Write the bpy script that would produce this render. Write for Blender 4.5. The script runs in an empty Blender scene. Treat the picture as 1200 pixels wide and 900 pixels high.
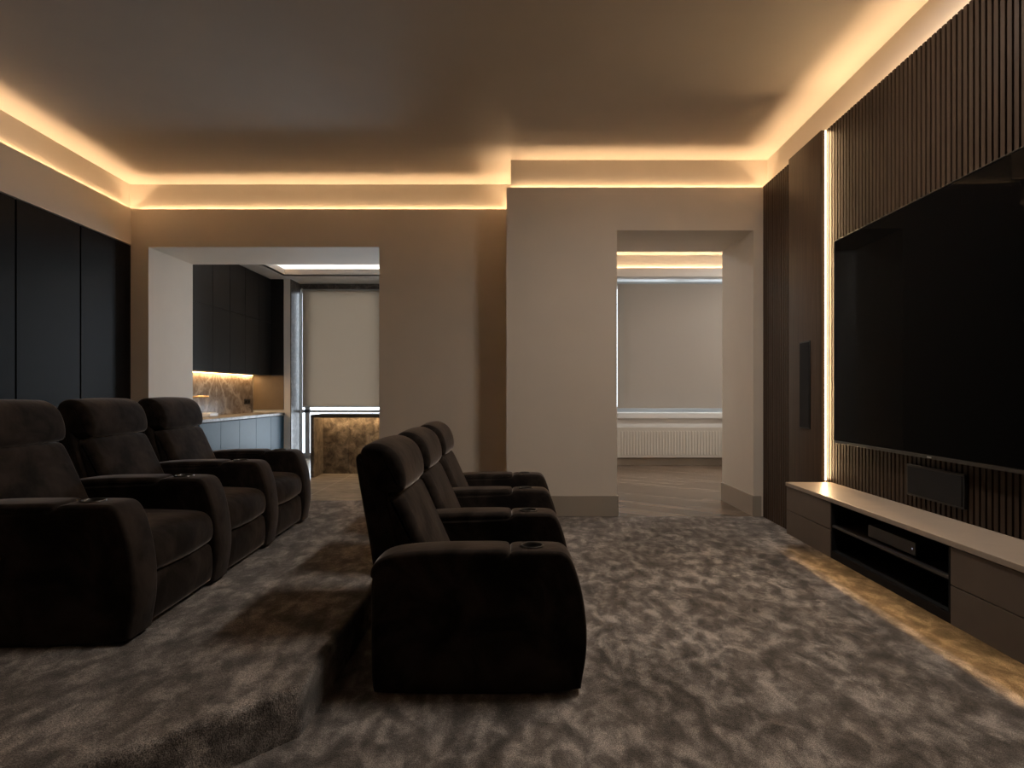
import bpy, bmesh, math, random
from mathutils import Vector, Matrix
random.seed(7)
S = bpy.context.scene
COL = S.collection
PI = math.pi
H = 1.2            # camera height
F = 700.0          # focal length in pixels of the 1200x900 frame

# ---------------------------------------------------------------- materials
def srgb(r, g, b):
    f = lambda c: (c/255/12.92) if c/255 <= .04045 else ((c/255+.055)/1.055)**2.4
    return (f(r), f(g), f(b), 1)

class NT:
    def __init__(s, name):
        s.m = bpy.data.materials.new(name); s.m.use_nodes = True
        s.t = s.m.node_tree; s.t.nodes.clear()
        s.out = s.n('ShaderNodeOutputMaterial')
        s.b = s.n('ShaderNodeBsdfPrincipled')
        s.l(s.b.outputs[0], s.out.inputs[0])
        s._co = None
    def n(s, ty, **kw):
        nd = s.t.nodes.new(ty)
        for k, v in kw.items(): setattr(nd, k, v)
        return nd
    def l(s, a, b): s.t.links.new(a, b)
    def co(s):
        if s._co is None: s._co = s.n('ShaderNodeTexCoord')
        return s._co.outputs['Object']
    def mapping(s, scale=(1,1,1), rot=(0,0,0), loc=(0,0,0), src=None):
        mp = s.n('ShaderNodeMapping')
        mp.inputs['Scale'].default_value = scale; mp.inputs['Rotation'].default_value = rot
        mp.inputs['Location'].default_value = loc
        s.l(src or s.co(), mp.inputs[0]); return mp.outputs[0]
    def noise(s, scale, detail=3, rough=.5, dist=0, vec=None):
        nd = s.n('ShaderNodeTexNoise')
        nd.inputs['Scale'].default_value = scale; nd.inputs['Detail'].default_value = detail
        nd.inputs['Roughness'].default_value = rough; nd.inputs['Distortion'].default_value = dist
        s.l(vec or s.co(), nd.inputs['Vector']); return nd.outputs['Fac']
    def ramp(s, fac, stops):
        r = s.n('ShaderNodeValToRGB'); e = r.color_ramp.elements
        while len(e) < len(stops): e.new(.5)
        for i, (p, c) in enumerate(stops): e[i].position = p; e[i].color = c
        s.l(fac, r.inputs[0]); return r.outputs[0]
    def mix(s, a, b, fac, mode='MIX'):
        m = s.n('ShaderNodeMix', data_type='RGBA', blend_type=mode)
        for sock, v in ((m.inputs[6], a), (m.inputs[7], b)):
            if isinstance(v, (tuple, list)): sock.default_value = v
            else: s.l(v, sock)
        if isinstance(fac, (int, float)): m.inputs[0].default_value = fac
        else: s.l(fac, m.inputs[0])
        return m.outputs[2]
    def bump(s, h, strength=.3, dist=.01):
        b = s.n('ShaderNodeBump'); b.inputs['Strength'].default_value = strength
        b.inputs['Distance'].default_value = dist
        s.l(h, b.inputs['Height']); s.l(b.outputs[0], s.b.inputs['Normal'])
    def base(s, c):
        if isinstance(c, tuple): s.b.inputs['Base Color'].default_value = c
        else: s.l(c, s.b.inputs['Base Color'])
    def set(s, **kw):
        for k, v in kw.items(): s.b.inputs[k.replace('_', ' ')].default_value = v
        return s

M = {}
def paint(name, c, rough=.6):
    t = NT(name); f = t.noise(3, 4)
    c2 = tuple(x*.96 for x in c[:3]) + (1,)
    t.base(t.ramp(f, [(.3, c), (.7, c2)])); t.set(Roughness=rough)
    t.bump(t.noise(260, 2), .05, .002)
    M[name] = t.m
paint('wall_paint', (.79, .71, .61, 1))
paint('frieze_paint', (.72, .68, .62, 1))
paint('ceiling_paint', (.72, .665, .61, 1))
paint('white_paint', (.72, .70, .67, 1))
paint('skirting', (.40, .345, .28, 1), .45)
paint('radiator_white', (.60, .56, .49, 1), .4)
paint('sill_white', (.72, .71, .69, 1), .35)
paint('frame_grey', (.42, .44, .46, 1), .4)

def plain(name, c, rough=.5, metal=0, spec=.5):
    t = NT(name); f = t.noise(9, 3)
    c2 = tuple(x*.9 for x in c[:3]) + (1,)
    t.base(t.ramp(f, [(.3, c), (.7, c2)])); t.set(Roughness=rough, Metallic=metal)
    t.b.inputs['Specular IOR Level'].default_value = spec
    M[name] = t.m
plain('black_plastic', (.010, .010, .010, 1), .45)
plain('black_cavity', (.006, .006, .006, 1), .7, spec=.2)
plain('grille_black', (.012, .012, .013, 1), .75, spec=.3)
plain('taupe_lacquer', (.15, .113, .085, 1), .42)
plain('taupe_top', (.44, .36, .285, 1), .38)
plain('dark_cabinet', (.0065, .0065, .007, 1), .42, spec=.06)
plain('kitchen_dark', (.012, .0115, .0115, 1), .5, spec=.22)
plain('kitchen_base_daylight_tint', (.021, .058, .092, 1), .4, spec=.1)  # dark grey doors; blue of reflected daylight put into the base colour
plain('brass', (.50, .36, .19, 1), .42, 1)
plain('chrome', (.55, .55, .55, 1), .25, 1)
plain('dark_metal', (.12, .115, .11, 1), .32, .85)
plain('badge', (.6, .6, .6, 1), .3, .6)
plain('ceramic', (.75, .75, .75, 1), .2)
plain('bar_slab', (.06, .048, .038, 1), .3)
plain('panel_brown', (.17, .12, .07, 1), .5)

# carpet: brushed pile with patches of turned nap
t = NT('carpet')
v = t.mapping((1.2, .78, 1), (0, 0, -.25))
a1 = t.noise(8.6, 5, .60, .4, v)
a2 = t.noise(17, 3, .55, .2, v)
am = t.n('ShaderNodeMath', operation='MULTIPLY_ADD'); t.l(a2, am.inputs[0]); am.inputs[1].default_value = .28
am2 = t.n('ShaderNodeMath', operation='MULTIPLY'); t.l(a1, am2.inputs[0]); am2.inputs[1].default_value = .72
t.l(am2.outputs[0], am.inputs[2]); a = am.outputs[0]
b_ = t.noise(2.2, 3, .5, .3, v)
g = t.noise(260, 2, .7)
g2 = t.noise(90, 2, .6)
col = t.ramp(a, [(.38, (.11, .095, .085, 1)), (.49, (.215, .189, .170, 1)), (.625, (.48, .431, .392, 1))])
col = t.mix(col, t.ramp(b_, [(.35, (.72, .70, .68, 1)), (.62, (1.12, 1.12, 1.12, 1))]), 1, 'MULTIPLY')
col = t.mix(col, t.ramp(g, [(.36, (.28, .28, .28, 1)), (.64, (1.8, 1.8, 1.8, 1))]), .95, 'MULTIPLY')
col = t.mix(col, t.ramp(g2, [(.3, (.7, .7, .7, 1)), (.7, (1.25, 1.25, 1.25, 1))]), .7, 'MULTIPLY')
t.base(col); t.set(Roughness=.95); t.b.inputs['Specular IOR Level'].default_value = .1
t.b.inputs['Sheen Weight'].default_value = .25; t.b.inputs['Sheen Roughness'].default_value = .5
ad = t.n('ShaderNodeMath', operation='ADD'); t.l(g, ad.inputs[0]); t.l(g2, ad.inputs[1])
t.bump(ad.outputs[0], .55, .012); M['carpet'] = t.m

# velvet upholstery
t = NT('velvet')
a = t.noise(5, 4, .55, .6)
g = t.noise(300, 2, .6)
c = t.ramp(a, [(.38, (.013, .0096, .008, 1)), (.64, (.046, .034, .0275, 1))])
t.base(c); t.set(Roughness=.9); t.b.inputs['Specular IOR Level'].default_value = .12
t.b.inputs['Sheen Weight'].default_value = .6; t.b.inputs['Sheen Roughness'].default_value = .30
t.b.inputs['Sheen Tint'].default_value = (.85, .76, .71, 1)
t.bump(t.noise(14, 3), .12, .02); M['velvet'] = t.m

# walnut
def wood(name, c1, c2, rough=.45, grain=(28, 28, 1.2)):
    t = NT(name); v = t.mapping(grain)
    a = t.noise(1.6, 5, .6, .5, v)
    t.base(t.ramp(a, [(.3, c1), (.7, c2)])); t.set(Roughness=rough); t.b.inputs['Specular IOR Level'].default_value = .16
    M[name] = t.m
wood('walnut_slat', (.027, .0165, .0105, 1), (.050, .032, .0215, 1))
wood('walnut_dark', (.050, .031, .020, 1), (.088, .055, .036, 1))
wood('walnut_panel', (.066, .042, .027, 1), (.105, .068, .044, 1), .4)
plain('backing_dark', (.016, .011, .009, 1), .8, spec=.2)

# hall floor: narrow oak boards laid diagonally
t = NT('oak_boards')
v = t.mapping((1, 1, 1), (0, 0, .62))
br = t.n('ShaderNodeTexBrick'); t.l(v, br.inputs['Vector'])
br.inputs['Scale'].default_value = 1; br.inputs['Brick Width'].default_value = 1.1; br.inputs['Row Height'].default_value = .13
br.inputs['Mortar Size'].default_value = .002; br.inputs['Bias'].default_value = 0
br.inputs['Color1'].default_value = (.13, .088, .058, 1); br.inputs['Color2'].default_value = (.26, .19, .137, 1)
br.inputs['Mortar'].default_value = (.06, .04, .03, 1)
gr = t.noise(3, 4, .6, .2, t.mapping((1.2, 14, 1), (0, 0, .62)))
t.base(t.mix(br.outputs[0], t.ramp(gr, [(.3, (.55, .55, .55, 1)), (.7, (1.3, 1.3, 1.3, 1))]), .9, 'MULTIPLY'))
t.set(Roughness=.22); M['oak_boards'] = t.m

# stones
t = NT('stone_brown')
a = t.noise(9, 8, .68, .5); b2 = t.noise(16, 6, .7, .5)
c = t.ramp(a, [(.38, (.075, .060, .045, 1)), (.52, (.19, .155, .118, 1)), (.66, (.33, .28, .22, 1))])
c = t.mix(c, t.ramp(b2, [(.35, (.6, .6, .6, 1)), (.65, (1.15, 1.15, 1.15, 1))]), .7, 'MULTIPLY')
t.base(c); t.set(Roughness=.3); M['stone_brown'] = t.m
t = NT('stone_grey')
a = t.noise(6, 8, .65, 1.4)
t0 = NT('stone_reveal'); a0 = t0.noise(7, 8, .65, 1.4); t0.base(t0.ramp(a0, [(.36, (.03, .025, .021, 1)), (.5, (.07, .06, .052, 1)), (.66, (.16, .145, .13, 1))])); t0.set(Roughness=.35); M['stone_reveal'] = t0.m
t.base(t.ramp(a, [(.33, (.10, .088, .078, 1)), (.5, (.17, .155, .14, 1)), (.68, (.27, .25, .23, 1))])); t.set(Roughness=.3); t.b.inputs['Specular IOR Level'].default_value = .25; M['stone_grey'] = t.m
t = NT('stone_splash')     # book-matched slab: veins mirrored about a seam
sx = t.n('ShaderNodeSeparateXYZ'); t.l(t.co(), sx.inputs[0])
def mth(op, a, b=None):
    q = t.n('ShaderNodeMath', operation=op)
    for k, x in enumerate((a, b)):
        if x is None: continue
        if isinstance(x, (int, float)): q.inputs[k].default_value = x
        else: t.l(x, q.inputs[k])
    return q.outputs[0]
ay = mth('ABSOLUTE', mth('SUBTRACT', sx.outputs[1], .48))
dz = mth('SUBTRACT', .71, sx.outputs[2])
ang = mth('ARCTAN2', ay, dz)
cb = t.n('ShaderNodeCombineXYZ'); t.l(ay, cb.inputs[1]); t.l(dz, cb.inputs[2])
wob = t.noise(5, 5, .6, .6, cb.outputs[0])
fan = mth('ADD', mth('MULTIPLY', ang, 1.9), mth('MULTIPLY', wob, 1.1))
saw = mth('ABSOLUTE', mth('SUBTRACT', mth('FRACT', fan), .5))
n_ = t.noise(6, 7, .65, 1.2, cb.outputs[0])
c = t.ramp(n_, [(.33, (.15, .105, .07, 1)), (.5, (.25, .19, .14, 1)), (.68, (.38, .31, .24, 1))])
c = t.mix(c, (.50, .42, .33, 1), t.ramp(saw, [(.0, (.8, .8, .8, 1)), (.07, (.4, .4, .4, 1)), (.17, (0, 0, 0, 1))]))
t.base(c); t.set(Roughness=.25); M['stone_splash'] = t.m
t = NT('tile_beige')
br = t.n('ShaderNodeTexBrick'); br.offset = 0; t.l(t.mapping((1, 1, 1), loc=(.0, .3, 0)), br.inputs['Vector'])
br.inputs['Scale'].default_value = 1; br.inputs['Brick Width'].default_value = 1.2; br.inputs['Row Height'].default_value = 1.2
br.inputs['Mortar Size'].default_value = .005
a = t.noise(2.6, 7, .6, 1.3, t.mapping((1, 3, 1), (0, 0, .5)))
c = t.ramp(a, [(.33, (.26, .215, .165, 1)), (.66, (.46, .40, .33, 1))])
t.base(t.mix(c, (.55, .5, .43, 1), br.outputs['Fac'])); t.set(Roughness=.22); M['tile_beige'] = t.m

# roller blind fabric: close weave that lets a little daylight through
def blind_cloth(name, let):
    t = NT(name); wv = t.noise(500, 1)
    t.base(t.ramp(wv, [(.3, (.36, .325, .285, 1)), (.7, (.41, .37, .325, 1))])); t.set(Roughness=.85)
    t.b.inputs['Specular IOR Level'].default_value = .15
    tl = t.n('ShaderNodeBsdfTranslucent'); tl.inputs[0].default_value = (.52, .45, .37, 1)
    mx = t.n('ShaderNodeMixShader'); mx.inputs[0].default_value = let
    t.l(t.b.outputs[0], mx.inputs[1]); t.l(tl.outputs[0], mx.inputs[2]); t.l(mx.outputs[0], t.out.inputs[0])
    M[name] = t.m
blind_cloth('blind_kitchen', .37); blind_cloth('blind_hall', .14)

# screen
t = NT('screen_black'); t.base((.0022, .0022, .0023, 1)); t.set(Roughness=.03)
t.b.inputs['Specular IOR Level'].default_value = .035
n0 = t.noise(2, 2)
M['screen_black'] = t.m

# clear glass
m = bpy.data.materials.new('window_glass'); m.use_nodes = True; nt = m.node_tree; nt.nodes.clear()
o = nt.nodes.new('ShaderNodeOutputMaterial'); mx = nt.nodes.new('ShaderNodeMixShader'); tr = nt.nodes.new('ShaderNodeBsdfTransparent')
gl = nt.nodes.new('ShaderNodeBsdfGlossy'); gl.inputs['Roughness'].default_value = .02
fr = nt.nodes.new('ShaderNodeFresnel'); fr.inputs[0].default_value = 1.3
nt.links.new(fr.outputs[0], mx.inputs[0]); nt.links.new(tr.outputs[0], mx.inputs[1]); nt.links.new(gl.outputs[0], mx.inputs[2]); nt.links.new(mx.outputs[0], o.inputs[0])
M['window_glass'] = m

def emit(name, c, s):
    m = bpy.data.materials.new(name); m.use_nodes = True; nt = m.node_tree; nt.nodes.clear()
    o = nt.nodes.new('ShaderNodeOutputMaterial'); e = nt.nodes.new('ShaderNodeEmission')
    e.inputs[0].default_value = c; e.inputs[1].default_value = s
    nt.links.new(e.outputs[0], o.inputs[0]); M[name] = m
WARM = (1.0, .64, .34, 1)
emit('led_cove', WARM, 20)
emit('led_cove_hall', (1, .60, .28, 1), 60)
emit('led_cove_kitchen', (1, .62, .32, 1), 46)
emit('led_vertical', (1.0, .72, .42, 1), 7)
emit('led_console', (1.0, .60, .25, 1), 11)
emit('led_splash', (1.0, .60, .25, 1), 15)
emit('led_bar', (1.0, .60, .25, 1), 15)
emit('standby', (.8, .8, 1, 1), .25)

# ---------------------------------------------------------------- mesh helpers
def box(bm, x0, x1, y0, y1, z0, z1):
    vs = [bm.verts.new((x, y, z)) for x in (x0, x1) for y in (y0, y1) for z in (z0, z1)]
    for f in ((0,1,3,2), (4,6,7,5), (0,4,5,1), (2,3,7,6), (0,2,6,4), (1,5,7,3)):
        bm.faces.new([vs[i] for i in f])

def bbox(bm, x0, x1, y0, y1, z0, z1, r=.004, seg=2):
    t = bmesh.new(); box(t, x0, x1, y0, y1, z0, z1)
    r = min(r, .45*min(x1-x0, y1-y0, z1-z0))
    bmesh.ops.bevel(t, geom=t.edges[:], offset=r, segments=seg, affect='EDGES', profile=.5)
    merge(bm, t)

def merge(bm, t):
    me = bpy.data.meshes.new('tmp'); t.to_mesh(me); t.free(); bm.from_mesh(me); bpy.data.meshes.remove(me)

def chaikin(p, n=2):
    for _ in range(n):
        q = []
        for i in range(len(p)):
            a, b = Vector(p[i]), Vector(p[(i+1) % len(p)])
            q += [tuple(a.lerp(b, .25)), tuple(a.lerp(b, .75))]
        p = q
    return p

def loft(bm, prof, y0, y1, r=.02, n=4, crown=0., mid=7):
    """closed (u,z) outline swept across the width with rounded ends and a slight crown"""
    P = [Vector(p) for p in prof]; k = len(P)
    area = sum(P[i].x*P[(i+1) % k].y - P[(i+1) % k].x*P[i].y for i in range(k))
    if area < 0: P.reverse()
    N = []
    for i in range(k):
        e1 = (P[i]-P[i-1]).normalized(); e2 = (P[(i+1) % k]-P[i]).normalized()
        t = (e1+e2)
        t = t.normalized() if t.length > 1e-6 else e1
        N.append(Vector((-t.y, t.x)))
    sec = []
    for j in range(n+1):
        a = j/n*PI/2; sec.append((y0+r*(1-math.sin(a)) if False else y0+r*(1-math.cos(PI/2-a)) if False else y0+r*(1-math.cos(a)), r*(1-math.sin(a))))
    if crown:
        for j in range(1, mid):
            f = j/mid; sec.append((y0+r+(y1-y0-2*r)*f, -crown*math.sin(PI*f)))
    for j in range(n, -1, -1):
        a = j/n*PI/2; sec.append((y1-r*(1-math.cos(a)), r*(1-math.sin(a))))
    rings = []
    for y, ins in sec:
        rings.append([bm.verts.new((p.x+nn.x*ins, y, p.y+nn.y*ins)) for p, nn in zip(P, N)])
    for A, B in zip(rings, rings[1:]):
        for i in range(k):
            bm.faces.new((A[i], B[i], B[(i+1) % k], A[(i+1) % k]))
    bm.faces.new(rings[0]); bm.faces.new(list(reversed(rings[-1])))

def lathe(bm, prof, seg=28, c=(0, 0, 0)):
    rings = []
    for r, z in prof:
        if r < 1e-6: rings.append([bm.verts.new((c[0], c[1], c[2]+z))])
        else: rings.append([bm.verts.new((c[0]+r*math.cos(2*PI*i/seg), c[1]+r*math.sin(2*PI*i/seg), c[2]+z)) for i in range(seg)])
    for A, B in zip(rings, rings[1:]):
        for i in range(seg):
            j = (i+1) % seg
            a = [A[0]] if len(A) == 1 else [A[i], A[j]]
            b = [B[0]] if len(B) == 1 else [B[j], B[i]]
            if len(a)+len(b) > 2: bm.faces.new(a+b)

def tube(bm, pts, r, seg=10):
    P = [Vector(p) for p in pts]; rings = []
    for i, p in enumerate(P):
        d = (P[min(i+1, len(P)-1)]-P[max(i-1, 0)]).normalized()
        up = Vector((0, 0, 1)) if abs(d.z) < .9 else Vector((1, 0, 0))
        s = d.cross(up).normalized(); u = s.cross(d)
        rings.append([bm.verts.new(p+(s*math.cos(2*PI*k/seg)+u*math.sin(2*PI*k/seg))*r) for k in range(seg)])
    for A, B in zip(rings, rings[1:]):
        for k in range(seg): bm.faces.new((A[k], A[(k+1) % seg], B[(k+1) % seg], B[k]))
    bm.faces.new(list(reversed(rings[0]))); bm.faces.new(rings[-1])

def shade(bm, thr):
    """smooth shading that keeps flat faces flat: end caps and hard corners stay sharp"""
    for f in bm.faces: f.smooth = True
    for e in bm.edges:
        big = any(len(f.verts) > 12 for f in e.link_faces)
        e.smooth = not (big or len(e.link_faces) != 2 or e.calc_face_angle(0) > thr)

def obj(name, bm, mat, parent=None, smooth=False, loc=None, rz=None):
    bmesh.ops.recalc_face_normals(bm, faces=bm.faces[:])
    if smooth: shade(bm, math.radians(50 if smooth == 'all' else 20))
    me = bpy.data.meshes.new(name); bm.to_mesh(me); bm.free()
    me.materials.append(M[mat])
    o = bpy.data.objects.new(name, me); COL.objects.link(o)
    if parent: o.parent = parent
    if loc is not None: o.location = loc
    if rz is not None: o.rotation_euler.z = rz
    return o

def tag(o, label, cat, group=None):
    o['label'] = label; o['category'] = cat
    if group: o['group'] = group
    return o

def thing(name, label, cat, loc=(0, 0, 0), rz=0, group=None):
    o = bpy.data.objects.new(name, None); COL.objects.link(o)
    o.empty_display_size = .1; o.location = loc; o.rotation_euler.z = rz
    return tag(o, label, cat, group)

def struct(name, bm, mat, parent=None, **kw):
    o = obj(name, bm, mat, parent, **kw)
    if not parent: o['kind'] = 'structure'
    return o

def boxes(*bs):
    bm = bmesh.new()
    for b in bs: box(bm, *b)
    return bm

# ---------------------------------------------------------------- main dimensions
ZB, ZW, ZF = 5.79, 6.476, 7.36      # bump front, main back wall front, far side of the back wall
LIP, CEIL, CH = 3.189, 3.47, 3.160  # light-ledge lip, ceiling, channel floor
SET = .042                          # ledge depth
XB = -.095                          # left side of the wall bump
L_O, L_R = Vector((-4.172, ZW, 0)), .0455
R_O, R_R = Vector((2.386, ZB, 0)), -.0275
def fr(o, rz, a, b, z=0):
    return o + Vector((a*math.cos(rz)-b*math.sin(rz), a*math.sin(rz)+b*math.cos(rz), z))
FL = lambda a, b, z=0: fr(L_O, L_R, a, b, z)
FR = lambda a, b, z=0: fr(R_O, R_R, a, b, z)
REAR = -.9

# ---------------------------------------------------------------- setting: the cinema room
struct('floor', boxes((-5.0, 3.2, REAR-.2, ZB+.0, -.1, 0), (-5.0, XB, ZB, ZW, -.1, 0)), 'carpet')
# carpeted platform with one corner cut at 45 degrees
bm = bmesh.new()
pts = [(-.75, 5.67), (-.75, 2.085), (-1.9, .84), (-3.95, .84), (-4.14, 5.67)]
bot = [bm.verts.new((x, y, 0)) for x, y in pts]; top = [bm.verts.new((x, y, .18)) for x, y in pts]
bm.faces.new(top); bm.faces.new(list(reversed(bot)))
for i in range(5): bm.faces.new((bot[i], bot[(i+1) % 5], top[(i+1) % 5], top[i]))
bmesh.ops.recalc_face_normals(bm, faces=bm.faces[:])
ed = [e for e in bm.edges if all(v.co.z > .17 for v in e.verts) or (abs(e.verts[0].co.z-e.verts[1].co.z) > .1)]
bmesh.ops.bevel(bm, geom=ed, offset=.022, segments=6, affect='EDGES', profile=.5)
o = struct('floor_platform', bm, 'carpet')

struct('wall_back', boxes(
    (-4.5, -3.987, ZW, ZF, 0, CH), (-3.987, -1.485, ZW, ZF, 2.777, CH), (-1.485, XB, ZW, ZF, 0, CH),
    (XB, .976, ZB, 6.67, 0, CH), (.976, 2.30, ZB, 6.67, 2.772, CH), (2.30, 2.9, ZB, 6.67, 0, CH), (XB, XB+.25, 6.67, ZF, 0, CH),
    # lip of the light ledge
    (-4.3, XB, ZW, ZW+.008, CH, LIP), (XB, XB+.008, ZB, ZW+.008, CH, LIP), (XB, 2.5, ZB, ZB+.008, CH, LIP),
    ), 'wall_paint')
struct('trim_1', boxes((-4.5, XB+SET, ZW+SET, ZF, CH, CEIL), (XB+SET, 2.9, ZB+SET, 6.67, CH, CEIL), (XB+SET, XB+.25, 6.67, ZF, CH, CEIL)), 'frieze_paint')
LW = -(ZW-REAR+.2)
struct('wall_left', boxes((-.3, 0, LW, .02, 2.80, CH), (-.3, -.034, LW, .02, 0, 2.80), (-.008, 0, LW, .012, CH, LIP)), 'wall_paint', loc=L_O, rz=L_R)
struct('trim_2', boxes((-.3, -SET, LW, .06, CH, CEIL)), 'frieze_paint', loc=L_O, rz=L_R)
RW = -(ZB-REAR+.2)
struct('wall_right', boxes((.022, .3, RW, .05, 0, CH), (.022, .030, RW, .03, CH, LIP)), 'wall_paint', loc=R_O, rz=R_R)
struct('trim_3', boxes((.064, .3, RW, .06, CH, CEIL)), 'frieze_paint', loc=R_O, rz=R_R)
struct('wall_rear', boxes((-4.6, 3.2, REAR-.2, REAR, 0, CEIL)), 'dark_cabinet')
struct('trim_7', boxes((-4.6, 3.2, REAR-.2, REAR, CH, CEIL), (-4.2, 2.7, REAR+SET-.008, REAR+SET, CH-.03, LIP), (-4.2, 2.7, REAR, REAR+SET-.008, CH-.03, CH)), 'frieze_paint')
struct('ceiling', boxes((-5.0, 3.2, REAR-.2, ZW+.2, CEIL, CEIL+.12)), 'ceiling_paint')

# baseboards around the right doorway
bm = bmesh.new()
bbox(bm, .40, .974, ZB-.016, ZB, 0, .200, .003)
bbox(bm, XB-.0, .41, ZB-.016, ZB, 0, .200, .003)
bbox(bm, 2.302, 2.372, ZB-.016, ZB, 0, .200, .003)
bbox(bm, 2.284, 2.302, ZB-.016, 6.67, 0, .200, .003)
bbox(bm, .974, .992, ZB-.016, 6.67, 0, .200, .003)
bbox(bm, XB-.016, XB, ZB-.016, ZW, 0, .2, .003)
bbox(bm, -1.47, XB, ZW-.016, ZW, 0, .2, .003)
struct('baseboard_back', bm, 'skirting')

# ---------------------------------------------------------------- setting: kitchen behind the left opening
KX0, KX1, KZ, KW = -4.64, -.35, 10.50, 10.95
struct('floor_kitchen', boxes((-5.0, KX1, ZW, 11.3, -.1, 0)), 'tile_beige')
struct('wall_kitchen', boxes((KX0-.2, KX0, ZF, 11.3, 0, CEIL), ) , 'white_paint')
struct('wall_partition', boxes((KX1, KX1+.2, ZF, 11.2, 0, CEIL), ), 'white_paint')
bm = boxes((-4.64, -4.08, KZ, 11.2, 0, LIP), (-4.08, -3.972, KZ, 11.2, 0, LIP), (-2.30, -1.95, KZ, 11.2, 0, LIP), (-.75, KX1, KZ, 11.2, 0, LIP))
struct('wall_kitchen_far', bm, 'white_paint')
# soffit with a light well
WX0, WX1, WZ0, WZ1 = -3.95, -1.3, 7.95, 10.17
bm = boxes((KX0, WX0, ZF, 11.2, LIP, LIP+.02), (WX1, KX1, ZF, 11.2, LIP, LIP+.02), (WX0, WX1, ZF, WZ0, LIP, LIP+.02), (WX0, WX1, WZ1, 11.2, LIP, LIP+.02),
    (WX0-.02, WX0, WZ0-.02, WZ1+.02, LIP, LIP+.115), (WX1, WX1+.02, WZ0-.02, WZ1+.02, LIP, LIP+.115),
    (WX0, WX1, WZ1, WZ1+.02, LIP, LIP+.115), (WX0, WX1, WZ0-.02, WZ0, LIP, LIP+.115), (KX0-.2, KX1+.2, ZF, 11.3, CEIL, CEIL+.1))
struct('ceiling_kitchen', bm, 'white_paint')
# stone reveals of the tall window
struct('trim_4', boxes((-3.972, -3.955, KZ, KW, 0, LIP), (-3.955, -2.30, KW-.02, KW+.05, 3.09, LIP), (-2.317, -2.30, KZ, KW, 0, LIP)), 'stone_reveal')

def glazed(name, x0, x1, y, z0, z1, mull=(), w=.055, rails=()):
    bm = bmesh.new()
    bbox(bm, x0, x0+w, y, y+.06, z0, z1); bbox(bm, x1-w, x1, y, y+.06, z0, z1)
    bbox(bm, x0+w, x1-w, y, y+.06, z0, z0+.09); bbox(bm, x0+w, x1-w, y, y+.06, z1-.06, z1)
    for mx in mull: bbox(bm, mx-.045, mx+.045, y, y+.06, z0+.09, z1-.06)
    for rz_ in rails: bbox(bm, x0+w, x1-w, y, y+.06, rz_-.028, rz_+.028)
    o = struct(name, bm, 'frame_grey', smooth=True)
    g = struct('glass', boxes((x0+.02, x1-.02, y+.025, y+.031, z0+.07, z1-.05)), 'window_glass', o)
    return o
glazed('window_1', -3.955, -2.317, KW, 0, 3.09, (-3.835, -2.43), .03, (.857,))
w2 = glazed('window_2_added', -1.95, -.75, KW, .0, 3.19, (-1.35,))  # unseen window added so more daylight reaches the left doorway jamb

# ---------------------------------------------------------------- setting: hall behind the right opening
HX0, HX1, HZ, HW = KX1+.2, 4.35, 9.81, 10.32
HL = 3.246
struct('floor_hall', boxes((.9, 2.4, ZB, 6.67, -.1, 0), (HX0-.2, HX1+.2, 6.67, 11.0, -.1, 0)), 'oak_boards')
NX0, NX1, NZ0, NZ1 = 1.655, 4.05, .865, 3.106
struct('wall_hall', boxes((HX0-.05, NX0, HZ, 11.0, 0, HL-.03), (NX1, HX1, HZ, 11.0, 0, HL-.03), (NX0, NX1, HZ, 11.0, 0, NZ0-.09), (NX0, NX1, HZ, 11.0, NZ1, HL-.03),
    (HX0, HX1, HZ, HZ+.008, HL-.03, HL)), 'white_paint')
struct('trim_5', boxes((HX0, HX1, HZ+SET, 11.0, HL-.03, CEIL)), 'frieze_paint')
struct('wall_hall_side', boxes((HX1, HX1+.2, 6.67, 11.0, 0, CEIL), (2.9, HX1+.2, 6.5, 6.67, 0, CEIL)), 'white_paint')
struct('ceiling_hall', boxes((HX0-.2, HX1+.2, 6.6, 11.0, CEIL, CEIL+.1)), 'white_paint')
bm = bmesh.new(); bbox(bm, NX0-.0, NX1, HZ-.05, HW+.02, NZ0-.09, NZ0, .006); struct('trim_6', bm, 'sill_white')
bm = bmesh.new(); bbox(bm, HX0, HX1, HZ-.016, HZ, 0, .13, .003); struct('baseboard_hall', bm, 'skirting')
glazed('window_3', NX0, NX1, HW, NZ0, NZ1, (2.85,))

# ---------------------------------------------------------------- roller blinds
def blind(label, x0, x1, y, zt, zb, cloth):
    t = thing('roller_blind', label, 'blind', ((x0+x1)/2, y, zb))
    w = (x1-x0)/2
    bm = bmesh.new(); box(bm, -w, w, -.0015, .0015, .01, zt-zb); obj('fabric', bm, cloth, t)
    bm = bmesh.new(); bbox(bm, -w, w, -.008, .008, -.0, .026, .005); obj('bottom_bar', bm, 'frame_grey', t, True)
    bm = bmesh.new(); tube(bm, [(-w-.01, .03, zt-zb), (w+.01, .03, zt-zb)], .03, 24); obj('roller', bm, 'frame_grey', t, True)
    for s in (-1, 1):
        bm = bmesh.new(); bbox(bm, s*(w+.02)-.008, s*(w+.02)+.008, -.01, .075, zt-zb-.045, zt-zb+.045, .003); obj('bracket', bm, 'frame_grey', t, True)
    return t
blind('pale brown roller blind half lowered over tall kitchen window behind stone bar', -3.885, -2.36, 10.86, 3.055, .93, 'blind_kitchen')
blind('pale brown roller blind drawn down to window sill above white radiator', 1.71, 3.98, 10.12, 3.035, .911, 'blind_hall')

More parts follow.
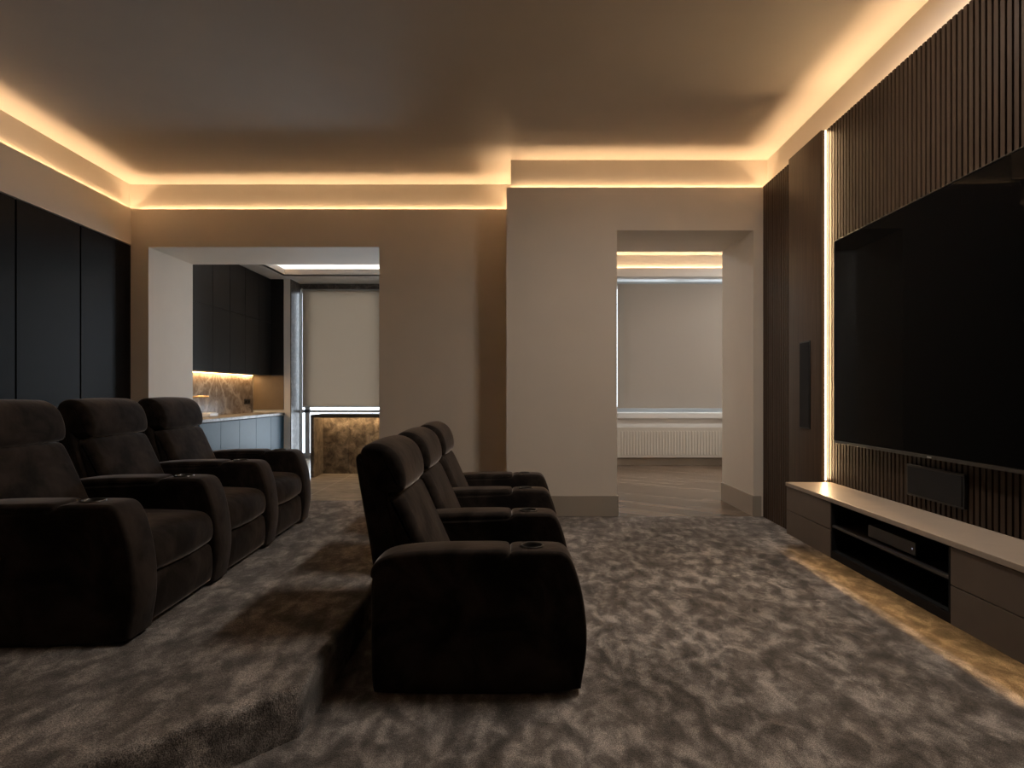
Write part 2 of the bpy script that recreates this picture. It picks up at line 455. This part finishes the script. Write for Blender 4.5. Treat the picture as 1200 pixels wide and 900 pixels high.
# ---------------------------------------------------------------- lights tucked in ledges
def led(x, y, z, length, L, colour, rz=0, rx=PI, width=.009, o=None, ry=0):
    l = bpy.data.lights.new('led', 'AREA'); l.shape = 'RECTANGLE'; l.size = length; l.size_y = width
    l.color = colour[:3]; l.energy = L*length*width*PI
    q = bpy.data.objects.new('led_light', l); COL.objects.link(q)
    mt = Matrix.Rotation(rx, 4, 'X')
    mt = Matrix.Rotation(rz, 4, 'Z') @ Matrix.Rotation(ry, 4, 'Y') @ mt
    mt.translation = (x, y, z); q.matrix_world = mt
    return q
LQ, RQ = 1.3-ZW, 1.3-ZB
LC = 80
def strip(bmx, mat, label, loc=(0, 0, 0), rz=0, group=None):
    o = obj('led_strip', bmx, mat, loc=loc, rz=rz); return tag(o, label, 'light strip', group)
G = 'light strips hidden in the ceiling ledges'
s = SET
def centred(x0, x1, y0, y1, z0, z1): return boxes((x0, x1, y0, y1, z0, z1))
strip(centred(-4.12, XB+.012, ZW+s-.014, ZW+s-.005, CH+.001, CH+.005), 'led_cove', 'warm light strip glowing in ceiling ledge above the wide kitchen doorway', group=G)
strip(centred(XB+.028, 2.40, ZB+s-.014, ZB+s-.005, CH+.001, CH+.005), 'led_cove', 'warm light strip glowing in ceiling ledge above the narrow right doorway', group=G)
strip(centred(XB+s-.014, XB+s-.005, ZB+.06, ZW+.01, CH+.001, CH+.005), 'led_cove', 'short warm light strip in ceiling ledge round the wall step between doorways', group=G)
strip(centred(-s+.005, -s+.014, LQ, -.02, CH+.001, CH+.005), 'led_cove', 'warm light strip glowing in ceiling ledge above the black wall panels', L_O, L_R, G)
strip(centred(.064-.014, .064-.005, RQ, -.02, CH+.001, CH+.005), 'led_cove', 'warm light strip glowing in ceiling ledge above the slatted screen wall', R_O, R_R, G)
strip(centred(HX0+.05, HX1-.05, HZ+s-.014, HZ+s-.005, HL-.029, HL-.025), 'led_cove_hall', 'warm light strip in ceiling ledge over the radiator window', group=G)
zl_ = CH+.0065
led((-4.12+XB)/2, ZW+s-.0095, zl_, 4.02, LC, WARM)
led((XB+2.43)/2, ZB+s-.0095, zl_, 2.43, LC, WARM)
led(XB+s-.0095, (ZB+ZW)/2+.03, zl_, .62, LC, WARM, PI/2)
p = FL(-s+.0095, LQ/2, zl_); led(p.x, p.y, p.z, -LQ, LC, WARM, PI/2+L_R)
p = FR(.064-.0095, RQ/2, zl_); led(p.x, p.y, p.z, -RQ, LC*.84, WARM, PI/2+R_R)
led((HX0+HX1)/2, HZ+s-.0095, HL-.0235, HX1-HX0-.1, LC*.85, (1, .66, .38))
led((WX0+WX1)/2, WZ1+.035, LIP+.0935, WX1-WX0, LC*.95, (1, .62, .34))
led(WX0-.035, (WZ0+WZ1)/2, LIP+.0935, WZ1-WZ0, LC*.95, (1, .62, .34), PI/2)
led((WX0+WX1)/2, WZ0-.035, LIP+.0935, WX1-WX0, LC*.95, (1, .62, .34))
led(WX1+.035, (WZ0+WZ1)/2, LIP+.0935, WZ1-WZ0, LC*.95, (1, .62, .34), PI/2)
bm = bmesh.new()
strip(boxes((WX0, WX1, WZ1+.03, WZ1+.04, LIP+.086, LIP+.092), (WX0-.04, WX0-.03, WZ0, WZ1, LIP+.086, LIP+.092), (WX1+.03, WX1+.04, WZ0, WZ1, LIP+.086, LIP+.092)),
      'led_cove_kitchen', 'warm light strip round the recessed kitchen ceiling', group=G)

# ---------------------------------------------------------------- black wall panels on the left
for i, (b0, lab) in enumerate(((0, 'tall black wall panel beside the kitchen doorway corner, behind the farthest rear-row recliner'),
                (-.803, 'tall black wall panel between the two dark vertical grooves, middle one'),
                (-1.58, 'tall black wall panel cut by left edge of the picture'))):
    w = .785 if i == 0 else .76
    c = b0-.006-w/2
    bm = bmesh.new(); bbox(bm, -.014, .014, -w/2, w/2, 0.01, 2.79, .0025)
    o = obj('wall_panel', bm, 'dark_cabinet', None, True, FL(-.019, c), L_R)
    tag(o, lab, 'wall panel', 'black panels along the left wall')
bm = boxes((-.032, -.008, -3.9, -2.36, .01, 2.79)); 
o = obj('wall_panel', bm, 'dark_cabinet', None, False, L_O, L_R); tag(o, 'black wall panel out of sight beside the rear recliners', 'wall panel', 'black panels along the left wall')

# ---------------------------------------------------------------- screen wall on the right
def slat_panel(label, b0, b1, pitch, w, depth, mat, zt):
    t = thing('slat_panel', label, 'wall panel', FR(.0, (b0+b1)/2), R_R)
    h = (b1-b0)/2
    obj('backing_board', boxes((.016, .0215, -h, h, .0, zt-.012)), 'backing_dark', t)
    bm = bmesh.new(); n = int((b1-b0)/pitch)
    for i in range(n):
        y = -h+pitch*(i+.5)*(2*h)/(n*pitch)
        box(bm, .016-depth, .016, y-w/2, y+w/2, 0, zt)
    obj('slats', bm, mat, t)
    return t
bZ = lambda z: z-ZB
slat_panel('dark slatted walnut panel between right doorway and flat wood pillar panel', bZ(5.105), bZ(5.775), .046, .030, .018, 'walnut_dark', LIP)
slat_panel('wide slatted walnut wall panel behind the black television', bZ(.6), bZ(4.518), .0405, .0265, .020, 'walnut_slat', LIP)
t = thing('pillar_panel', 'flat walnut pillar panel with black built-in speaker beside vertical light', 'wall panel', FR(0, bZ(4.815)), R_R)
bm = bmesh.new(); bbox(bm, -.042, .0205, -.288, .288, 0, LIP+.002, .006, 3); obj('board', bm, 'walnut_panel', t, True)
t = thing('wall_speaker', 'slim tall black speaker grille set in the flat walnut pillar panel', 'speaker', FR(-.043, bZ(4.785), .91), R_R)
bm = bmesh.new(); bbox(bm, -.006, .001, -.092, .092, 0, .70, .003); obj('frame', bm, 'black_plastic', t, True)
bm = bmesh.new(); bbox(bm, -.009, -.006, -.082, .082, .012, .688, .001); obj('grille', bm, 'grille_black', t, True)
o = strip(boxes((-.003, .004, -.0045, .0045, 0, LIP-.54)), 'led_vertical', 'vertical warm light strip between flat walnut pillar and television slats', FR(-.010, bZ(4.5225), .535), R_R)

l = bpy.data.lights.new('led', 'AREA'); l.shape = 'RECTANGLE'; l.size = .012; l.size_y = 2.62; l.color = (1, .64, .32); l.energy = 11
q = bpy.data.objects.new('led_light', l); COL.objects.link(q); q.location = FR(-.018, bZ(4.517), .54+1.32)
q.rotation_mode = 'QUATERNION'; q.rotation_quaternion = Vector((-.22, -.975, 0)).to_track_quat('-Z', 'Y')
# television
TZ0, TZ1 = 2.235, 4.317
tw, th = TZ1-TZ0, 1.459
t = thing('television', 'large black flat television mounted on the slatted walnut wall', 'television', FR(-.0035, bZ((TZ0+TZ1)/2), 1.2-.364), R_R)
h = tw/2
bm = bmesh.new(); bbox(bm, -.042, -.001, -h, h, .0, th, .003); obj('case', bm, 'black_plastic', t, True)
bm = bmesh.new(); bbox(bm, -.0445, -.040, -h+.008, h-.008, .022, th-.008, .001); obj('screen', bm, 'screen_black', t)
bm = bmesh.new()
bbox(bm, -.047, -.040, -h, h, 0, .018, .002); bbox(bm, -.047, -.040, -h, h, th-.005, th, .001); bbox(bm, -.047, -.040, -h, -h+.005, 0, th, .001); bbox(bm, -.047, -.040, h-.005, h, 0, th, .001)
obj('bezel', bm, 'dark_metal', t, True)
bm = bmesh.new(); bbox(bm, -.0485, -.046, -.018, .018, .005, .013, .001); obj('badge', bm, 'badge', t)['label'] = 'small pale badge'

# centre speaker in the slats under the television
t = thing('centre_speaker', 'wide black centre speaker grille on slats under the television', 'speaker', FR(-.004, bZ(3.283), .60), R_R)
bm = bmesh.new(); bbox(bm, -.020, -.0005, -.235, .235, 0, .182, .004); obj('frame', bm, 'black_plastic', t, True)
bm = bmesh.new(); bbox(bm, -.024, -.019, -.222, .222, .012, .17, .003); obj('grille', bm, 'grille_black', t, True)

# floating media console
CD, C0, C1, CB, CT = .328, 4.45, 2.04, .150, .5325
cm = (C0+C1)/2; hl = (C0-C1)/2
t = thing('media_console', 'floating taupe media console under the television, light glowing beneath', 'console', FR(-.0045, bZ(cm), CB), R_R)
ch = CT-CB
yL, yN0, yN1 = hl, 3.789-cm, 2.70-cm    # left end, niche ends
D = CD
bm = bmesh.new(); bbox(bm, -D-.006, 0, -hl-.003, hl+.003, ch-.028, ch, .003); obj('top', bm, 'taupe_top', t, True)
bm = bmesh.new()
box(bm, -D+.022, -.002, -hl, hl, .034, .048)            # bottom board
box(bm, -D+.022, -.002, hl-.018, hl, .0, ch-.028); box(bm, -D+.022, -.002, -hl, -hl+.018, 0, ch-.028)
box(bm, -D+.022, -.002, yN0, yN0+.018, .034, ch-.028); box(bm, -D+.022, -.002, yN1-.018, yN1, .034, ch-.028)
box(bm, -.02, -.002, -hl, hl, .0, ch-.028)
obj('carcass', bm, 'taupe_lacquer', t)
def drawers(ya, yb):
    for z0, z1 in ((.0, .176), (.180, ch-.032)):
        bm = bmesh.new(); bbox(bm, -D, -D+.010, ya+.002, yb-.002, z0, z1, .002); obj('drawer', bm, 'taupe_lacquer', t, True)
drawers(yN0, hl); drawers(-hl, yN1)
bm = bmesh.new()
box(bm, -D+.002, -.021, yN0-.014, yN0, .034, ch-.03); box(bm, -D+.002, -.021, yN1, yN1+.014, .034, ch-.03)
box(bm, -.03, -.021, yN1, yN0, .048, ch-.03); box(bm, -D+.002, -.03, yN1+.014, yN0-.014, .048, .051); box(bm, -D+.01, -.03, yN1+.014, yN0-.014, ch-.036, ch-.0285)
obj('niche_lining', bm, 'black_cavity', t)['label'] = 'black open niche lining'
bm = bmesh.new(); bbox(bm, -D+.004, -.03, yN1+.014, yN0-.014, .196, .212, .002); obj('shelf', bm, 'dark_metal', t, True)
bm = bmesh.new(); bbox(bm, -D, -D+.010, yN1+.0, yN0-.0, .0, .046, .002); obj('front_rail', bm, 'backing_dark', t, True)
lo = boxes((-D+.013, -D+.019, -hl+.03, hl-.03, .0285, .0335)); obj('light_bar', lo, 'led_console', t)['label'] = 'warm light bar under the console'

p = FR(-.0045-D+.016, bZ(cm), CB+.0275); led(p.x, p.y, p.z, 2*hl-.08, 34, (1, .58, .24), PI/2+R_R, 0)
t = thing('media_player', 'dark media receiver on the shelf inside the console niche', 'receiver', FR(-.20, bZ(3.22), CB+.213), R_R)
bm = bmesh.new(); bbox(bm, -.09, .10, -.215, .215, .008, .078, .004); obj('case', bm, 'grille_black', t, True)
bm = bmesh.new(); bbox(bm, -.094, -.089, -.213, .213, .010, .076, .002); obj('front_plate', bm, 'dark_metal', t, True)
for y in (-.17, .17):
    for x in (-.06, .07):
        bm = bmesh.new(); lathe(bm, [(0, 0), (.016, 0), (.016, .009), (0, .009)], 12, (x, y, 0)); obj('foot', bm, 'black_plastic', t)
bm = bmesh.new(); bbox(bm, -.0955, -.0935, -.192, -.184, .038, .046, .0005); obj('standby_lamp', bm, 'standby', t)

# ---------------------------------------------------------------- cinema recliners
PITCH, AW = .74, .178
ARM = [(0, 0), (0.0, .30), (-.004, .47), (.02, .515), (.12, .528), (.50, .545), (.553, .567), (.60, .570), (.70, .570), (.762, .566), (.80, .525), (.838, .40), (.858, .27), (.856, .16), (.838, .06), (.828, 0)]
ARM = [(0.0, .02), (-.003, .25), (-.004, .47), (.025, .50), (.12, .536), (.548, .545), (.552, .566), (.60, .570), (.72, .570), (.772, .564), (.805, .520), (.838, .41), (.857, .28), (.856, .16), (.838, .06), (.830, .0), (.02, .0)]
PAD = [(-.006, .45), (-.010, .49), (.02, .535), (.09, .560), (.25, .572), (.42, .574), (.525, .574), (.547, .566), (.549, .535), (.549, .47), (.50, .455), (.10, .445)]
SHELL = [(-.015, .06), (-.03, .30), (-.042, .48), (-.118, .90), (-.112, .935), (-.07, .945), (-.03, .93), (.02, .76), (.10, .52), (.15, .30), (.15, .06)]
HEAD = [(-.07, .775), (.06, .768), (.094, .776), (.103, .815), (.092, .88), (.060, .945), (.0, .981), (-.06, .983), (-.098, .955), (-.10, .88)]
BACK = [(.0, .752), (.05, .767), (.084, .762), (.108, .725), (.155, .62), (.208, .50), (.252, .40), (.262, .35), (.20, .33), (.10, .36), (.04, .58)]
SEAT = [(.17, .25), (.17, .40), (.22, .418), (.45, .420), (.70, .412), (.79, .404), (.832, .372), (.846, .31), (.838, .255), (.815, .238), (.70, .236), (.3, .236)]
FOOT = [(.76, .04), (.76, .225), (.80, .232), (.828, .222), (.838, .15), (.834, .06), (.82, .032), (.79, .03)]

def arm_mesh():
    bm = bmesh.new(); loft(bm, chaikin(ARM, 2), -AW/2, AW/2, .016, 4)
    bmesh.ops.recalc_face_normals(bm, faces=bm.faces[:])
    me = bpy.data.meshes.new('armrest'); bm.to_mesh(me); bm.free()
    me.materials.append(M['velvet'])
    a = bpy.data.objects.new('armrest', me); COL.objects.link(a)
    bm = bmesh.new(); lathe(bm, [(0, -.08), (.040, -.08), (.040, .05), (0, .05)], 32, (.640, 0, .570)); bmesh.ops.recalc_face_normals(bm, faces=bm.faces[:])
    mc = bpy.data.meshes.new('c'); bm.to_mesh(mc); bm.free(); c = bpy.data.objects.new('c', mc); COL.objects.link(c)
    md = a.modifiers.new('b', 'BOOLEAN'); md.object = c; md.operation = 'DIFFERENCE'; md.solver = 'EXACT'
    dg = bpy.context.evaluated_depsgraph_get(); dg.update()
    me2 = bpy.data.meshes.new_from_object(a.evaluated_get(dg)); me2.name = 'armrest'
    bm = bmesh.new(); bm.from_mesh(me2); shade(bm, math.radians(50)); bm.to_mesh(me2); bm.free()
    bpy.data.objects.remove(a); bpy.data.objects.remove(c); bpy.data.meshes.remove(mc)
    return me2
ARM_ME = arm_mesh()
OX, OY = -.42, -PITCH/2          # local shift: thing origin is under the middle of the seat
def lofted(name, prof, y0, y1, r, crown=0, parent=None, n=4, it=2):
    bm = bmesh.new(); loft(bm, chaikin(prof, it), y0, y1, r, n, crown)
    o = obj(name, bm, 'velvet', parent, 'all' if crown else True); o.location = (OX, OY, 0); return o
def add_arm(root, y):
    a = bpy.data.objects.new('armrest', ARM_ME); COL.objects.link(a); a.parent = root; a.location = (OX, OY+y, 0)
    bm = bmesh.new(); loft(bm, chaikin(PAD, 2), -AW/2+.003, AW/2-.003, .020, 5, .002, 4); obj('arm_pad', bm, 'velvet', a, 'all')
    bm = bmesh.new()
    lathe(bm, [(.0, -.074), (.0385, -.074), (.0385, .001), (.041, .005), (.046, .0055), (.0485, .003), (.0485, -.002)], 32, (.640, 0, .5705))
    obj('cup_holder', bm, 'dark_metal', a, 'all')['label'] = 'round dark metal cup holder'
    return a
def recliner(far_arm, label, loc, rz, group):
    r = thing('cinema_recliner', label, 'recliner', loc, rz, group)
    a, b = AW/2, PITCH-AW/2
    add_arm(r, 0)
    if far_arm: add_arm(r, PITCH)
    lofted('back_shell', SHELL, a, b-.002, .03, .004, r)
    lofted('headrest', HEAD, a+.001, b-.003, .034, .006, r, 6)
    lofted('backrest', BACK, a+.004, b-.004, .035, .008, r)
    lofted('seat', SEAT, a+.002, b-.002, .03, .010, r)
    lofted('footrest', FOOT, a+.004, b-.004, .014, .002, r)
    bm = bmesh.new(); bbox(bm, .02, .765, a, b-.002, .012, .24, .008)
    o = obj('base', bm, 'black_cavity', r); o.location = (OX, OY, 0)
    return r
X0, Y0 = -.575, 2.366+AW/2
FLAB = ['nearest dark velvet recliner of the front row, its side towards us', 'middle dark velvet recliner of the front row on lower floor', 'farthest dark velvet recliner of the front row, nearest the back wall']
for k in range(3):
    recliner(k == 2, FLAB[k], (X0-OX, Y0-OY+k*PITCH, 0), 0, 'front row of cinema recliners')
BLAB = ['nearest dark velvet recliner on the raised platform, cut by left picture edge', 'middle dark velvet recliner of the raised rear row', 'farthest dark velvet recliner of the raised rear row, nearest kitchen doorway']
o0 = Vector((-2.395, 2.45, .18))
for k in range(3):
    recliner(k == 2, BLAB[k], fr(o0, L_R, -OX, -OY+k*PITCH), L_R, 'raised rear row of cinema recliners')

# ---------------------------------------------------------------- kitchen furniture
UX, LX = -4.30, -4.08
zs = [7.45+.5083*i for i in range(7)]
ULAB = ['nearest', 'second', 'third', 'fourth', 'fifth', 'farthest']
ub = ['hidden behind the doorway edge', 'just inside the doorway edge', 'between two clear door seams', 'over the marble splashback middle', 'over the black wall socket', 'at window end']
for i in range(6):
    a, b = zs[i], zs[i+1]; w = (b-a)/2
    t = thing('wall_cabinet', f'{ULAB[i]} dark upper kitchen cabinet of the row, {ub[i]}', 'cabinet', (KX0+.17, (a+b)/2, 1.5), 0, 'dark upper kitchen cabinets')
    fx = UX-KX0-.17
    obj('body', boxes((-.168, fx-.022, -w+.001, w-.001, .0, 1.685)), 'kitchen_dark', t)
    for z0, z1 in ((.0, .915), (.92, 1.685)):
        bm = bmesh.new(); bbox(bm, fx-.02, fx, -w+.0025, w-.0025, z0, z1, .002); obj('door', bm, 'kitchen_dark', t, True)
bm = boxes((UX, -4.085, KZ-.025, KZ-.002, 1.5, LIP-.002)); o = obj('end_panel', bm, 'kitchen_dark'); o.name = 'cabinet_panel'
tag(o, 'narrow black panel at window end of the upper kitchen cabinets', 'panel')
bm = boxes((KX0+.022, -4.085, KZ-.012, KZ-.002, .90, 1.499)); o = obj('side_splashback', bm, 'panel_brown'); tag(o, 'plain brown side splashback beside the marble splashback', 'splashback')
bm = boxes((0, .02, -1.3, 1.75, 0, .646)); o = obj('splashback', bm, 'stone_splash', loc=(KX0+.003, 8.72, .8515)); tag(o, 'brown marble splashback with pale mirrored veins above kitchen counter', 'splashback')
zl = [8.25-.56, 8.25, 8.81, 9.37, 9.93, 10.49]
ll = ['nearest', 'second', 'third', 'fourth', 'farthest']
lb = ['beside the doorway edge', 'under the white tray', 'under the splashback veins', 'under the black wall socket', 'next to the white pilaster']
for i in range(5):
    a, b = zl[i], zl[i+1]; w = (b-a)/2
    t = thing('base_cabinet', f'{ll[i]} dark grey lower kitchen cabinet, reflected daylight in its door colour, {lb[i]}', 'cabinet', (-4.36, (a+b)/2, 0), 0, 'blue-grey lower kitchen cabinets')
    obj('body', boxes((-.27, .256, -w+.001, w-.001, .08, .80)), 'kitchen_dark', t)
    obj('plinth', boxes((-.27, .21, -w+.001, w-.001, 0, .08)), 'black_cavity', t)
    bm = bmesh.new(); bbox(bm, .258, .28, -w+.003, w-.003, .09, .795, .002); obj('door', bm, 'kitchen_base_daylight_tint', t, True)
bm = bmesh.new(); bbox(bm, 0, .57, -1.41, 1.40, 0, .045, .004); o = obj('worktop', bm, 'stone_grey', None, True, (KX0+.003, 9.095, .805)); tag(o, 'polished grey marble worktop on the lower kitchen cabinets', 'worktop')
# tap, tray, socket
t = thing('kitchen_tap', 'slim brass kitchen tap over the worktop by doorway edge', 'tap', (-4.52, 8.30, .851))
bm = bmesh.new(); lathe(bm, [(0, 0), (.026, 0), (.026, .012), (.016, .02), (.016, .03), (0, .03)], 20); obj('tap_base', bm, 'brass', t, True)
bm = bmesh.new(); P = [(0, 0, .02), (0, 0, .24)] + [(.05*(1-math.cos(a)), 0, .24+.05*math.sin(a)) for a in (PI/8, PI/4, 3*PI/8, PI/2)] + [(.25, .0, .292)]
tube(bm, P, .013, 20); obj('spout', bm, 'brass', t, True)
bm = bmesh.new(); tube(bm, [(0, -.012, .10), (0, -.07, .125)], .006, 20); obj('lever', bm, 'brass', t, True)
bm = bmesh.new(); bbox(bm, -.10, .10, -.12, .12, 0, .055, .008); bbox(bm, -.085, .085, -.105, .105, .055, .062, .003)
o = obj('tray', bm, 'ceramic', None, True, (-4.45, 8.60, .851)); tag(o, 'white rectangular tray on the worktop beneath the brass tap', 'tray')
t = thing('wall_socket', 'small black square wall socket on marble splashback', 'socket', (KX0+.02, 10.25, 1.0))
bm = bmesh.new(); bbox(bm, 0, .008, -.115, .115, 0, .09, .002); obj('plate', bm, 'black_plastic', t, True)
for y in (-.06, .06):
    bm = bmesh.new(); lathe(bm, [(0, 0), (.02, 0), (.022, .003), (0, .003)], 24); o = obj('outlet', bm, 'grille_black', t); o.location = (.008, y, .045); o.rotation_euler.y = PI/2
strip(boxes((0, .012, -1.25, 1.70, -.008, 0)), 'led_splash', 'warm light strip under the upper kitchen cabinets', (KX0+.0235, 8.74, 1.4995))

led(KX0+.050, 8.97, 1.489, 2.9, 150, (1, .64, .32), PI/2, 0, .010)
# bar with open stone front
t = thing('bar_counter', 'stone bar counter with lit open front before the tall kitchen window', 'bar counter', (-1.94, 8.64, 0))
W2 = .93
bm = bmesh.new(); bbox(bm, -W2-.012, W2+.012, -.21, .46, .845, .888, .003); obj('bar_top', bm, 'bar_slab', t, True)
bm = bmesh.new(); bbox(bm, -W2-.012, -W2+.012-.0, -.205, .455, 0, .845, .002); obj('side_panel', bm, 'stone_brown', t, True)
bm = bmesh.new(); bbox(bm, -W2-.034, -W2-.012, -.21, .455, 0, .888, .002); obj('outer_panel', bm, 'bar_slab', t, True)
bm = bmesh.new(); bbox(bm, W2-.012, W2+.012, -.205, .455, 0, .845, .002); obj('side_panel', bm, 'stone_brown', t, True)
for x0, x1 in ((-W2+.012, -.546), (-.543, .22), (.223, W2-.012)):
    bm = bmesh.new(); bbox(bm, x0, x1, .20, .455, 0, .844, .0015); obj('front_panel', bm, 'stone_brown', t, True)
obj('light_bar', boxes((-W2+.03, W2-.03, .119, .131, .838, .8445)), 'led_bar', t)['label'] = 'warm light bar under the bar top'

led(-1.94, 8.765, .836, 1.75, 100, (1, .68, .38), 0, 0, .01)
# unseen fill light added to brighten the kitchen jamb and blind
t = thing('unseen_ceiling_light', 'added round fill light of the kitchen, unseen right of the doorway', 'ceiling light', (-.85, 8.9, LIP))
bm = bmesh.new(); lathe(bm, [(0, -.001), (.15, -.001), (.15, -.03), (.135, -.034), (.130, -.018), (0, -.018)], 40); obj('housing', bm, 'white_paint', t, True)
l = bpy.data.lights.new('kitchen_fill', 'AREA'); l.shape = 'DISK'; l.size = .25; l.color = (1, .97, .94); l.energy = 12
q = bpy.data.objects.new('kitchen_fill', l); COL.objects.link(q); q.location = (-.85, 8.9, LIP-.0345)
# unseen fill light added to brighten the back room's radiator and blind
t = thing('unseen_ceiling_light', 'added round fill light of the back room, unseen behind the wall', 'ceiling light', (3.75, 8.3, CEIL))
bm = bmesh.new(); lathe(bm, [(0, -.001), (.19, -.001), (.19, -.03), (.175, -.034), (.170, -.018), (0, -.018)], 40); obj('housing', bm, 'white_paint', t, True)
l = bpy.data.lights.new('hall_fill', 'AREA'); l.shape = 'DISK'; l.size = .32; l.color = (1, .94, .88); l.energy = 46
q = bpy.data.objects.new('hall_fill', l); COL.objects.link(q); q.location = (3.75, 8.3, CEIL-.0345)
t = thing('unseen_ceiling_light', 'added small round fill light of the back room, unseen left of the doorway', 'ceiling light', (.30, 8.2, CEIL))  # second unseen fill, added to brighten the reveal of the right doorway
bm = bmesh.new(); lathe(bm, [(0, -.001), (.12, -.001), (.12, -.03), (.105, -.034), (.100, -.018), (0, -.018)], 40); obj('housing', bm, 'white_paint', t, True)
l = bpy.data.lights.new('hall_fill', 'AREA'); l.shape = 'DISK'; l.size = .19; l.color = (1, .97, .95); l.energy = 17
q = bpy.data.objects.new('hall_fill', l); COL.objects.link(q); q.location = (.30, 8.2, CEIL-.0345)
# radiator
t = thing('radiator', 'white ribbed panel radiator under window sill in the back room', 'radiator', (2.79, HZ-.075, .14))
RWD = 1.15
bm = bmesh.new(); bbox(bm, -RWD, RWD, -.028, .03, .0, .48, .006)
n = 46
for i in range(n):
    x = -RWD+.05+(2*RWD-.1)*(i+.5)/n; bbox(bm, x-.013, x+.013, -.036, -.026, .045, .435, .004, 1)
obj('panel', bm, 'radiator_white', t, True)
bm = bmesh.new(); bbox(bm, -RWD-.003, RWD+.003, -.032, .032, .478, .492, .003); obj('top_grille', bm, 'radiator_white', t, True)
for s in (-.8, .8):
    bm = bmesh.new(); bbox(bm, s-.015, s+.015, .03, .074, .1, .4, .003); obj('wall_bracket', bm, 'frame_grey', t)
bm = bmesh.new(); tube(bm, [(RWD-.05, .0, .0), (RWD-.05, .0, -.139)], .009, 20); obj('pipe', bm, 'radiator_white', t, True)

# ceiling light above the front row, just beyond the top of the picture
t = thing('unseen_ceiling_light', 'slim linear ceiling light above the front row of recliners', 'ceiling light', (1.28, 3.0, CEIL))
bm = bmesh.new(); bbox(bm, -.09, .09, -.42, .42, -.03, -.001, .004); obj('housing', bm, 'white_paint', t)
l = bpy.data.lights.new('ceiling_lamp', 'AREA'); l.shape = 'RECTANGLE'; l.size = .15; l.size_y = .80; l.color = (1, .90, .80); l.energy = 44
q = bpy.data.objects.new('ceiling_lamp', l); COL.objects.link(q); q.location = (1.28, 3.0, CEIL-.0325)

# ---------------------------------------------------------------- daylight
w = bpy.data.worlds.new('World'); S.world = w; w.use_nodes = True
nt = w.node_tree; bg = nt.nodes['Background']
bg.inputs[0].default_value = (.80, .90, 1.0, 1); bg.inputs[1].default_value = 8.5
def portal(x, y, z, sx, sz):
    l = bpy.data.lights.new('window_portal', 'AREA'); l.shape = 'RECTANGLE'; l.size = sx; l.size_y = sz
    l.cycles.is_portal = True
    o = bpy.data.objects.new('window_portal', l); COL.objects.link(o); o.location = (x, y, z); o.rotation_euler = (-PI/2, 0, 0)
portal(-3.14, KW+.1, 1.55, 1.65, 3.1); portal(-1.35, KW+.1, 1.6, 1.2, 3.2); portal(2.85, HW+.1, 1.98, 2.4, 2.25)

# ---------------------------------------------------------------- camera
c = bpy.data.cameras.new('camera'); co = bpy.data.objects.new('camera', c); COL.objects.link(co)
co.location = (0, 0, H); co.rotation_euler = (PI/2, 0, 0)
c.sensor_width = 36; c.lens = 36*F/1200; c.shift_x = -5/1200; c.shift_y = 10/1200; c.clip_start = .02
S.camera = co
vs = S.view_settings
S.display_settings.display_device = 'sRGB'
vs.view_transform = 'Standard'; vs.look = 'None'; vs.gamma = 1; vs.exposure = 0; vs.use_curve_mapping = False
cy = S.cycles
cy.max_bounces = 12; cy.diffuse_bounces = 8; cy.glossy_bounces = 4; cy.transparent_max_bounces = 8
cy.use_denoising = True
cy.sample_clamp_indirect = 6; cy.caustics_reflective = False; cy.caustics_refractive = False
